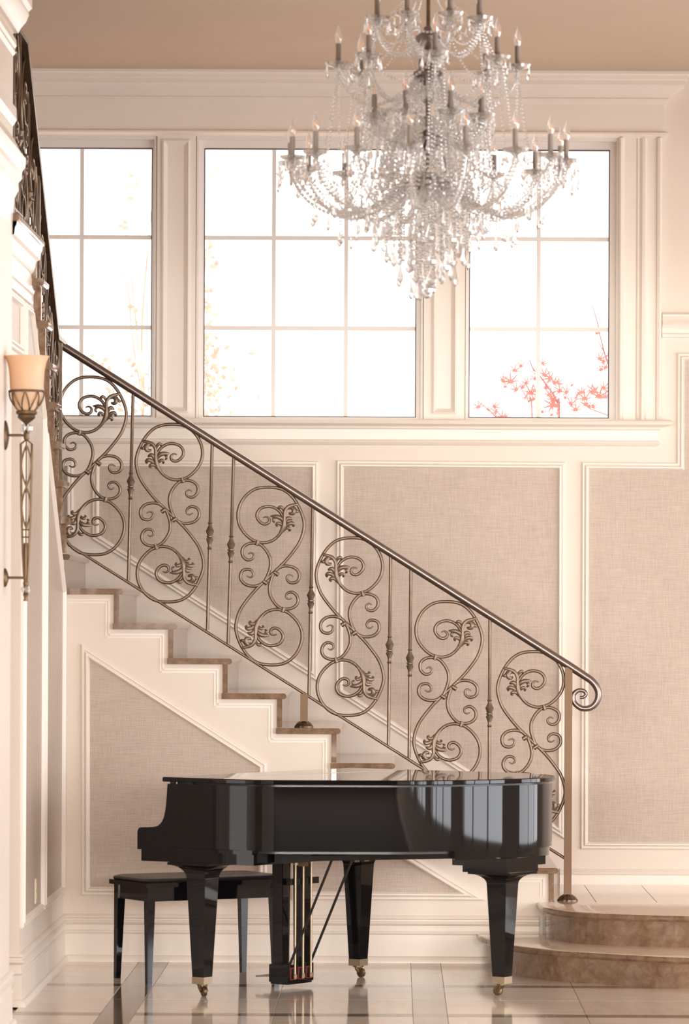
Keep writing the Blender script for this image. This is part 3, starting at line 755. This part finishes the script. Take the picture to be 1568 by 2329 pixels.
# ============================================================ PIANO BENCH
BA = math.radians(31); L2 = Vector((-1.174, 20.05)); ul = Vector((math.cos(BA), math.sin(BA))); us = Vector((-math.sin(BA), math.cos(BA)))
bc = L2 + ul*.34 + us*.155
bench = thing('piano_bench', 'black lacquered piano bench with padded seat tucked at the keyboard', 'bench', (bc.x, bc.y, 0), (0, 0, BA))
bl, bw = .34, .155
for sx in (-1, 1):
    for sy in (-1, 1):
        cx, cy = sx*bl, sy*bw
        m = MB(); m.rings([[(cx-sx*(w-.022)-w*0+a*w, cy-sy*(w-.022)+b3*w, z) for a, b3 in ((-1, -1), (1, -1), (1, 1), (-1, 1))] for w, z in ((.0125, 0), (.020, .39), (.021, .462))])
        m.build('leg', lac, bench)
for (a0, a1, b0, b1) in ((-bl, bl, -bw-.016, -bw+.006), (-bl, bl, bw-.006, bw+.016), (-bl-.016, -bl+.006, -bw, bw), (bl-.006, bl+.016, -bw, bw)):
    MB().box(a0, a1, b0, b1, .392, .462).build('apron', lac, bench)
e = .040
MB().box(-bl-e, bl+e, -bw-e, bw+e, .460, .482).build('seat_board', lac, bench)
m = MB(); rr = []
for ins, z in ((.010, .482), (.006, .490), (.010, .499), (.030, .506), (.07, .509)):
    a, b3, r = bl+e-ins, bw+e-ins, .03; ring_ = []
    for cxs, cys, st in ((1, 1, 0), (-1, 1, 1), (-1, -1, 2), (1, -1, 3)):
        for t in range(5):
            an = (st+t/4)*math.pi/2; ring_.append((cxs*(a-r)+r*math.cos(an), cys*(b3-r)+r*math.sin(an), z))
    rr.append(ring_)
m.rings(rr); m.build('cushion', M['leather'], bench, 50)

# ============================================================ WALL SCONCE
SS = 540.0; YS = D(SS)
ax, _ = XZ(60, 1050, SS)
def zs(py): return H-(py-VY+3.8)/SS
sc = thing('wall_sconce', 'bronze wall torch with amber glass bell shade on the near left pillar', 'wall lamp', (ax, YS, 0))
bz = M['old_brass']
m = MB(); shade = [(.030, 938), (.052, 925), (.066, 900), (.071, 880), (.073, 860), (.076, 840), (.082, 825), (.091, 814), (.096, 810)]
m.rings([[(r*math.cos(2*math.pi*i/32), r*math.sin(2*math.pi*i/32), zs(y)) for i in range(32)] for r, y in shade + [(r-.004, y) for r, y in shade[::-1]]], cap=False)
m.build('shade', M['amber_glass'], sc, 60)
m = MB(); m.lathe([(.006, zs(915)), (.02, zs(905)), (.030, zs(885)), (.026, zs(868)), (.010, zs(858))], 16); m.build('bulb', M['white_plastic'], sc, 60)
cage = MB()
def circ(r, z, n=28): return [(r*math.cos(2*math.pi*i/n), r*math.sin(2*math.pi*i/n), z) for i in range(n+1)]
cage.tube(circ(.0735, zs(890)), .0045, 6)
for i in range(8):
    a0 = 2*math.pi*i/8; 
    for sg in (-1, 1):
        P = []
        for t in range(7):
            f = t/6; y = 890+f*45; r = .074-.040*f**2.2; a = a0+sg*f*math.pi/8
            P.append((r*math.cos(a), r*math.sin(a), zs(y)))
        cage.tube(P, .003, 5)
cage.build('cage', bz, sc, 60)
MB().lathe([(.034, zs(933)), (.044, zs(935)), (.045, zs(941)), (.036, zs(944)), (.038, zs(950)), (.028, zs(955)), (.012, zs(962)), (.006, zs(968))], 20).build('cup', bz, sc, 40)
m = MB()
for i in range(6):
    a = 2*math.pi*i/6; m.lathe([(.003, zs(964)), (.009, zs(971)), (.007, zs(978)), (.002, zs(984))], 6, (.018*math.cos(a), .018*math.sin(a)))
m.build('crystal_ring', M['crystal'], sc)
MB().lathe([(.005, zs(962)), (.006, zs(980)), (.014, zs(984)), (.010, zs(988)), (.013, zs(996)), (.006, zs(1003))], 14).build('finial', bz, sc, 40)
fr = MB()
for sx, sy in ((1, 1), (1, -1), (-1, 1), (-1, -1)):
    fr.tube([(sx*.006, sy*.006, zs(1002)), (sx*.024, sy*.024, zs(1010)), (sx*.023, sy*.023, zs(1040)), (sx*.020, sy*.020, zs(1150)), (sx*.014, sy*.014, zs(1260)), (sx*.008, sy*.008, zs(1318))], .0032, 6)
fr.tube([(0, 0, zs(1003)), (0, 0, zs(1325))], .004, 6)
fr.build('torch_frame', bz, sc, 60)
for fx, fy in ((1, 0), (0, 1), (-1, 0), (0, -1)):
    sf = MB()
    for sg in (-1, 1):
        P = []
        for t in range(13):
            f = t/12; y = 1012+f*190; w = .023-.005*f; o = sg*w*math.sin(f*math.pi*2.0); P.append((fx*w + (o if fx == 0 else 0), fy*w + (o if fy == 0 else 0), zs(y)))
        sf.tube(P, .0024, 5)
    for y in (1205, 1222): 
        w = .017; sf.tube([(fx*w-(w if fx == 0 else 0), fy*w-(w if fy == 0 else 0), zs(y)), (fx*w+(w if fx == 0 else 0), fy*w+(w if fy == 0 else 0), zs(y))], .003, 5)
    sf.build('scroll', bz, sc, 60)
MB().lathe([(.010, zs(1235)), (.014, zs(1250)), (.012, zs(1300)), (.009, zs(1322)), (.012, zs(1326)), (.010, zs(1334)), (.004, zs(1338))], 12).build('tail', bz, sc, 40)
m = MB()
for i in range(5):
    a = 2*math.pi*i/5; m.lathe([(.003, zs(1333)), (.009, zs(1340)), (.003, zs(1348))], 6, (.014*math.cos(a), .014*math.sin(a)))
m.build('crystal_ring', M['crystal'], sc)
MB().lathe([(.004, zs(1338)), (.006, zs(1345)), (.012, zs(1352)), (.007, zs(1360)), (.010, zs(1365)), (.009, zs(1367))], 12).build('drop_finial', bz, sc, 40)
dx = PX-ax
for y, r in ((990, .062), (1314, .040)):
    MB().tube([(0, 0, zs(y)), (dx+.008, 0, zs(y))], .0055, 8).build('bracket_arm', bz, sc, 60)
    m = MB(); rr = []
    for rad, off in ((1, 0), (1, .006), (.85, .011), (.5, .016), (.2, .019)):
        rr.append([(dx+off, r*.55*rad*math.cos(a), zs(y)+r*rad*math.sin(a)) for a in [2*math.pi*i/24 for i in range(24)]])
    m.rings(rr); m.build('wall_plate', bz, sc, 40)

# ============================================================ OUTLET
o = MB().box(0, .006, -.035, .035, -.058, .058).build('outlet_cover', M['plate_ivory']); o.location = (XL+.004, 19.6, .47)
tag(o, 'ivory outlet cover low on the left wallpapered wall', 'outlet')
for dz in (-.022, .022): MB().box(.006, .0075, -.014, .014, dz-.014, dz+.014).build('socket', M['plate_ivory'], o)

# ============================================================ CHANDELIER
SC = 560.0; YC = D(SC); XC, _ = XZ(973, 400, SC)
def zc(py): return H + (VY-py)/SC
ch = thing('chandelier', 'tiered crystal chandelier with candle bulbs and hanging bead strands', 'chandelier', (XC, YC, 0))
cry = M['crystal']
_b = [(math.cos(a)*r, math.sin(a)*r, z) for r, z, k in ((.62, .72, 0), (1, 0, .5), (.62, -.72, 0)) for a in [2*math.pi*(i+k)/6 for i in range(6)]]
_bv = [(0, 0, 1)] + _b + [(0, 0, -1)]
_bf = [(0, 1+i, 1+(i+1) % 6) for i in range(6)]
for k in (0, 1):
    for i in range(6):
        a, b_, c, d = 1+k*6+i, 1+k*6+(i+1) % 6, 7+k*6+i, 7+k*6+(i+1) % 6
        _bf += ([(a, c, b_), (b_, c, d)] if k == 0 else [(a, c, d), (a, d, b_)])
_bf += [(13+i, 19, 13+(i+1) % 6) for i in range(6)]
def beads(m, path, r, gap=1.0):
    """beads strung along a 3D polyline, almost touching"""
    P = [Vector(p) for p in path]; acc = 0.0; step = 2*r*gap
    for a, b_ in zip(P[:-1], P[1:]):
        L = (b_-a).length
        while acc < L:
            q = a+(b_-a)*(acc/L); m.add([(q.x+r*x, q.y+r*y, q.z+r*z) for x, y, z in _bv], _bf); acc += step
        acc -= L
    return m
def sag(p, q, d, n=14):
    p, q = Vector(p), Vector(q); return [tuple(p.lerp(q, t/n) - Vector((0, 0, d*4*(t/n)*(1-t/n)))) for t in range(n+1)]
def drop(m, x, y, z, L, r):
    n = 8
    m.rings([[(x+rr*math.cos(2*math.pi*i/n), y+rr*.6*math.sin(2*math.pi*i/n), z-L*t) for i in range(n)] for t, rr in ((0, .1*r), (.12, .25*r), (.45, .62*r), (.72, r), (.88, .8*r), (1, .15*r))])
    return m
drop_me = {}
def drop_mesh(L, r):
    k = (L, r)
    if k not in drop_me:
        m = MB(); drop(m, 0, 0, 0, L, r); o = m.build('pendant_drop', cry); drop_me[k] = o.data; bpy.data.objects.remove(o)
    return drop_me[k]
def add_drop(x, y, z, L, r, ang): link('pendant_drop', drop_mesh(L, r), ch, (x, y, z), (0, 0, ang))
def pol(R, th, z): return (R*math.sin(th), -R*math.cos(th), z)
def mesh_only(m, name, mt, smooth=None):
    o = m.build(name, mt, None, smooth); d = o.data; bpy.data.objects.remove(o); return d
# shared meshes; every candle stands on a cup
CH = 50/SC
cup_me = mesh_only(MB().rings([[(r*(1+.06*(i % 2))*math.cos(2*math.pi*i/24), r*(1+.06*(i % 2))*math.sin(2*math.pi*i/24), z) for i in range(24)] for r, z in ((.008, -.02), (.014, -.012), (.022, -.006), (.046, .002), (.052, .014), (.048, .014), (.022, .002), (.0, .0))], cap=False), 'candle_cup', cry)
can_me = mesh_only(MB().lathe([(.0105, 0), (.0105, CH)], 12), 'candle', M['candle'], 40)
bulb_me = mesh_only(MB().lathe([(.008, 0), (.016, .016), (.0175, .028), (.013, .045), (.006, .060), (.002, .076), (.0005, .080)], 12), 'candle_bulb', M['bulb_glass'], 60)
fil_me = mesh_only(MB().tube([(-.003, 0, .012), (-.002, 0, .042), (.002, 0, .042), (.003, 0, .012)], .0012, 5), 'filament', M['filament'])
def tier(R, n, off, ycup, rhub, yhub, ydip, rb, cupdrops, droplen):
    zcup, zh, zd = zc(ycup), zc(yhub), zc(ydip)
    path = spline([(rhub, zh), (rhub+(R-rhub)*.22, zh-.02+(zd-zh)*.45), (rhub+(R-rhub)*.55, zd), (rhub+(R-rhub)*.84, zd+(zcup-zd)*.28), (R-.002, zcup-.045), (R, zcup-.012)], 5)
    m = MB(); p3 = [(0, -r, z) for r, z in path]; m.tube(p3, .0035, 6)
    arm_me = mesh_only(m, 'arm', cry)
    m = MB(); 
    beads(m, [(.010, y, z+.006) for _, y, z in p3], rb*1.15, 1.22); beads(m, [(-.010, y, z+.006) for _, y, z in p3], rb*1.15, 1.22)
    bead_me = mesh_only(m, 'arm_beads', cry)
    for k in range(n):
        th = math.radians(off)+2*math.pi*k/n
        link('arm', arm_me, ch, None, (0, 0, th)); link('arm_beads', bead_me, ch, None, (0, 0, th))
        p = pol(R, th, zcup)
        link('candle_cup', cup_me, ch, p); link('candle', can_me, ch, (p[0], p[1], p[2]+.001))
        b_ = link('candle_bulb', bulb_me, ch, (p[0], p[1], p[2]+CH)); link('filament', fil_me, b_, None, (0, 0, th))
        for j in range(cupdrops):
            a = 2*math.pi*j/cupdrops+th; add_drop(p[0]+.052*math.cos(a), p[1]+.052*math.sin(a), p[2]+.006-.014*(j % 2), droplen, .0085, a)
    return zcup
ARM = math.radians
z1 = tier(.565, 16, -7.5, 372, .09, 425, 492, .0066, 8, .050)
z2 = tier(.235, 8, 22.5, 272, .05, 318, 330, .0055, 8, .050)
z3 = tier(.365, 8, 4, 152, .05, 178, 243, .0055, 6, .048)
z4 = tier(.225, 8, 22.5, 52, .04, 88, 128, .0050, 5, .042)
# stem, hubs and bowls
MB().tube([(0, 0, CEIL), (0, 0, zc(405))], .0085, 10).build('stem', M['iron_backlit_bronze'], ch, 60)
MB().lathe([(.02, CEIL-.05), (.07, CEIL-.03), (.075, CEIL)], 24).build('ceiling_rose', M['iron_backlit_bronze'], ch, 40)
for y, R in ((88, .05), (170, .06), (318, .06), (420, .10)):
    MB().lathe([(.012, zc(y)-.045), (R*.6, zc(y)-.03), (R, zc(y)-.005), (R, zc(y)+.01), (R*.5, zc(y)+.03), (.014, zc(y)+.05)], 20).build('hub', M['rail_metal'], ch, 40)
for y, R, h in ((270, .10, .05), (395, .085, .07), (200, .05, .06), (435, .075, .05)):
    n = 28; MB().rings([[(r*(1+.05*(i % 2))*math.cos(2*math.pi*i/n), r*(1+.05*(i % 2))*math.sin(2*math.pi*i/n), z) for i in range(n)] for r, z in ((.02, zc(y)-h), (R*.6, zc(y)-h*.8), (R*.9, zc(y)-h*.3), (R, zc(y)), (R*.94, zc(y)), (R*.55, zc(y)-h*.7))], cap=False).build('glass_bowl', cry, ch)
def strand_set(n, off, p, q, d, r, twist=0, name='bead_strand', gap=1.30):
    """n equal strands around the stem: from polar p=(R, z) to q=(R, z)"""
    m = MB(); beads(m, sag(pol(p[0], 0, p[1]), pol(q[0], twist, q[1]), d), r*1.15, gap); me = mesh_only(m, name, cry)
    for k in range(n): link(name, me, ch, None, (0, 0, math.radians(off)+2*math.pi*k/n))
P8, P16 = 2*math.pi/8, 2*math.pi/16
strand_set(16, -7.5, (.565, z1-.006), (.565, z1-.006), .085, .0062, P16)            # swags between the outer cups
strand_set(8, 4, (.365, z3-.006), (.365, z3-.006), .085, .0052, P8)                 # swags, third tier
strand_set(8, 22.5, (.225, z4-.006), (.225, z4-.006), .06, .005, P8)
strand_set(8, 4, (.365, z3-.01), (.405, zc(345)), .005, .0058)                      # long drops from the third tier
strand_set(8, 9, (.365, z3-.01), (.43, zc(365)), .0, .0050)
strand_set(8, 0, (.36, z3-.01), (.36, zc(352)), .0, .0046)
strand_set(8, 22.5, (.225, z4), (.365, z3), .07, .005, math.radians(-18.5))          # from the top tier to the third
strand_set(8, 22.5, (.225, z4), (.365, z3), .07, .005, math.radians(26.5))
strand_set(8, 22.5, (.045, zc(168)), (.30, zc(235)), .10, .0055, .1)
strand_set(8, 0, (.045, zc(168)), (.235, z2), .06, .005, P8/2)
strand_set(8, 0, (.03, zc(-60)), (.225, z4), .04, .004, P8/2)
strand_set(12, 5, (.06, zc(205)), (.14, zc(335)), .03, .005)
strand_set(8, 22.5, (.235, z2), (.235, z2), .06, .0055, P8)
strand_set(16, 3, (.235, z2-.02), (.30, zc(420)), .05, .0062)                         # apron below the second tier
strand_set(16, 14, (.20, z2-.03), (.24, zc(440)), .04, .0062)
strand_set(16, 8, (.16, zc(310)), (.20, zc(470)), .05, .0064)
strand_set(16, -7.5, (.09, zc(400)), (.565, z1-.02), .17, .0058)                      # beaded strands along the outer arms
strand_set(16, 3.75, (.30, zc(420)), (.40, zc(470)), .06, .0060, P16)
strand_set(20, 6, (.10, zc(285)), (.26, zc(400)), .05, .0062)
strand_set(20, 0, (.13, zc(300)), (.17, zc(420)), .02, .0066)
for k in range(40):
    th = 2*math.pi*k/40; R_ = .255 if k % 2 else .20; y_ = 330+45*((k*7) % 5)/4
    p = pol(R_, th, zc(y_)); add_drop(p[0], p[1], p[2], .050, .0105, th)
# the falling cluster in the middle
rnd = random.Random(3)
for n, R, y0, y1, r, L, dr in ((14, .215, 425, 520, .0085, .075, .017), (12, .165, 430, 555, .0090, .080, .019), (10, .115, 430, 590, .0095, .085, .021), (7, .065, 432, 618, .0095, .085, .021), (4, .028, 434, 640, .0085, .060, .016)):
    for k in range(n):
        th = 2*math.pi*(k+.3*rnd.random())/n; ye = y1+rnd.uniform(-22, 16); z0, z1_ = zc(y0), zc(ye)
        x, y, _ = pol(R, th, 0); m = MB(); beads(m, [(0, 0, z0), (0, 0, z1_)], r*1.08, 1.22); m.build('bead_strand', cry, ch, recalc=False).location = (x, y, 0)
        add_drop(x, y, z1_, L, dr, th)
m = MB(); m.lathe([(.002, zc(650)+.03), (.004, zc(650)), (.018, zc(656)), (.024, zc(665)), (.018, zc(674)), (.003, zc(679))], 12); m.build('ball_finial', cry, ch)
# pendants under the outer arms
for k in range(16):
    th = math.radians(-7.5)+2*math.pi*k/16
    for R, yy, ln in ((.36, 494, 4), (.47, 470, 1), (.25, 478, 2)):
        x, y, _ = pol(R, th, 0); z = zc(yy); m = MB()
        for j in range(ln): beads(m, [(0, 0, z-.013*j), (0, 0, z-.013*j-.001)], .0055)
        m.build('bead_strand', cry, ch, recalc=False).location = (x, y, 0)
        add_drop(x, y, z-.013*ln+.004, .070, .016, th+.6*k)
    p = pol(.615, th, z1-.02)
    add_drop(p[0], p[1], p[2]-.03, .065, .015, th)

# ============================================================ TREES OUTSIDE
def P3(px, py, s): x, z = XZ(px, py, s); return (x, D(s), z)
def maple_leaf(n=7, spread=1.0):
    pts = []
    for i in range(n):
        a = math.radians(-125+250*i/(n-1)); L = [.45, .75, .95, 1.0, .95, .75, .45][i]
        pts.append((.22*math.sin(a-.22), .22*math.cos(a-.22)) if i else (-.06, -.12))
        pts.append((L*.8*math.sin(a-.07), L*.8*math.cos(a-.07))); pts.append((L*math.sin(a), L*math.cos(a))); pts.append((L*.8*math.sin(a+.07), L*.8*math.cos(a+.07)))
    pts.append((.06, -.12)); pts.append((0, -.45)); 
    return pts
def leaf_data(name, pts, size, mt, curl=.15):
    m = MB(); n = len(pts); c = (0, 0, 0)
    vs = [(0, .0, 0)] + [(x*size, curl*size*(x*x+z*z), z*size) for x, z in pts]
    fs = [(0, 1+i, 1+(i+1) % n) for i in range(n)]
    vs += [(x, y-.0012, z) for x, y, z in vs]; k = n+1
    fs += [(k, k+1+(i+1) % n, k+1+i) for i in range(n)] + [(1+i, 1+(i+1) % n, k+1+(i+1) % n, k+1+i) for i in range(n)]
    me = bpy.data.meshes.new(name); me.from_pydata(vs, [], fs); me.materials.append(mt); return me
ml = leaf_data('leaf', maple_leaf(), .060, M['maple_red'])
oval = [(.0, -.5), (.22, -.25), (.32, .05), (.2, .35), (0, .6), (-.2, .35), (-.32, .05), (-.22, -.25)]
ol = leaf_data('leaf', oval, .040, M['leaf_orange'], .3)
def tree(label, s, branches, leaves, lme, bark, grp=None, size=1.0, base=None, nm='tree'):
    root = thing(nm, label, 'tree', (base[0], D(s), -.4))
    for path, r in branches:
        P = spline([P3(x, y, s) for x, y in path], 4); n = len(P)
        o = MB().tube([(x-base[0], y-D(s)+.02*math.sin(i*1.3), z+.4) for i, (x, y, z) in enumerate(P)], [r*(1-.75*i/(n-1)) for i in range(n)], 6).build('branch', M[bark], root, 60)
    for (px, py, k, rot_) in leaves:
        x, y, z = P3(px, py, s)
        o = link('leaf', lme, root, (x-base[0], random.uniform(-.12, .12), z+.4), (random.uniform(-.6, .6), math.radians(rot_), random.uniform(-.7, .7)))
        o.scale = (size*k,)*3
    return root
rr = random.Random(11)
# red maple at the right window
mp_br = [([(1262, 2300), (1275, 1500), (1272, 960), (1268, 915), (1240, 870), (1215, 840), (1205, 820)], .011), ([(1212, 2290), (1220, 1500), (1211, 955), (1203, 915), (1190, 890), (1180, 870)], .008),
         ([(1218, 850), (1200, 838), (1188, 832)], .003), ([(1215, 845), (1206, 820), (1196, 806)], .003), ([(1400, 950), (1370, 940), (1335, 925), (1310, 905)], .005), ([(1140, 960), (1115, 935), (1090, 915), (1070, 912)], .005),
         ([(1395, 870), (1385, 830), (1372, 790), (1362, 745), (1350, 700), (1344, 690)], .007), ([(1375, 800), (1360, 775), (1340, 745)], .004), ([(1230, 930), (1200, 920), (1165, 902)], .003)]
lv = []
for (x, y, k) in ((1163, 866, 1.25), (1172, 842, .9), (1142, 868, .85), (1150, 880, .6), (1186, 832, .7), (1197, 872, .85), (1175, 887, .9), (1190, 880, .8), (1208, 893, 1.15), (1218, 888, .9), (1196, 905, 1.0), (1214, 908, .9), (1218, 862, .7), (1235, 828, .8), (1240, 852, .95), (1252, 862, 1.1), (1262, 868, .9), (1268, 872, .8), (1242, 882, .8), (1250, 900, 1.0), (1262, 907, .9), (1258, 922, 1.2), (1268, 922, .8), (1275, 888, .9), (1288, 895, .9), (1300, 879, .6), (1312, 903, 1.15), (1322, 895, .9), (1328, 910, 1.1), (1345, 895, .9), (1352, 892, 1.2), (1365, 900, 1.2), (1375, 905, .9), (1298, 920, .9), (1308, 935, .95), (1332, 922, .8), (1340, 925, .7), (1350, 924, .7), (1372, 885, .9), (1366, 815, .9), (1375, 822, .8), (1380, 835, .8), (1367, 843, .75), (1383, 810, .7), (1268, 942, .7), (1255, 945, .7), (1235, 935, .6), (1088, 928, .9), (1125, 925, .8), (1110, 932, .6), (1128, 940, .9), (1142, 948, .9), (1150, 950, .7), (1360, 757, .6), (1285, 905, .6)):
    lv.append((x, y, k, rr.uniform(-60, 60)))
tree('young red maple outside the right window beyond the glass', 396., mp_br, lv, ml, 'bark_red', base=(XZ(1262, 2000, 396.)[0],), nm='maple_tree')
# two pale autumn trees outside the left and the middle window
br = [([(335, 2300), (330, 1500), (325, 1000), (327, 880), (322, 780), (330, 640), (338, 560), (345, 480)], .014), ([(322, 900), (300, 760), (292, 660), (270, 600), (268, 540), (265, 430)], .007), ([(315, 800), (306, 700), (300, 640), (288, 560), (292, 480), (300, 420)], .006), ([(325, 900), (312, 760), (316, 620), (318, 530), (312, 450)], .005), ([(325, 930), (285, 890), (245, 840), (215, 815)], .005)]
lv = [(x+rr.uniform(-3, 3), y+rr.uniform(-3, 3), rr.uniform(.7, 1.2), rr.uniform(-180, 180)) for x, y in ((300, 405), (308, 410), (314, 400), (296, 420), (304, 428), (312, 422), (298, 445), (282, 508), (284, 520), (280, 515), (214, 812), (220, 818), (232, 828), (238, 832), (240, 815), (245, 835), (300, 700), (308, 712), (298, 820), (304, 830), (310, 840), (302, 855), (312, 870), (320, 860), (306, 880), (318, 890), (326, 900), (312, 905), (240, 880), (246, 890), (252, 900), (258, 890), (262, 905), (330, 920), (322, 930), (300, 905), (292, 890), (300, 930), (268, 920), (276, 935), (255, 930), (335, 880), (330, 850), (308, 935), (285, 915))]
tree('pale autumn tree with thin upright stems outside the left window', 380., br, lv, ol, 'bark_pale', base=(XZ(335, 2000, 380.)[0],), nm='autumn_tree')
br = [([(430, 2300), (440, 1500), (452, 960), (470, 860), (462, 700), (470, 560), (474, 440), (490, 380)], .010), ([(450, 960), (490, 900), (510, 840), (528, 800)], .005), ([(465, 820), (490, 780), (520, 770)], .004)]
lv = []
for k in range(120):
    t = rr.random(); y = 760+190*t if k < 88 else rr.uniform(545, 745)
    x = 462+abs(rr.gauss(0, 32 if y > 755 else 13))
    if x < 590: lv.append((x, y, rr.uniform(.6, 1.3), rr.uniform(-180, 180)))
lv += [(478, 396, .9, 30), (485, 392, .8, 70), (497, 386, .9, 80), (588, 905, .9, 10)]
tree('pale orange leafy tree outside the left edge of the middle window', 372., br, lv, ol, 'bark_pale', base=(XZ(430, 2000, 372.)[0],), nm='autumn_tree')
g = MB().box(-12, 12, YB+.3, 60, -.5, -.4).build('ground', M['leaf_orange']); struct(g)
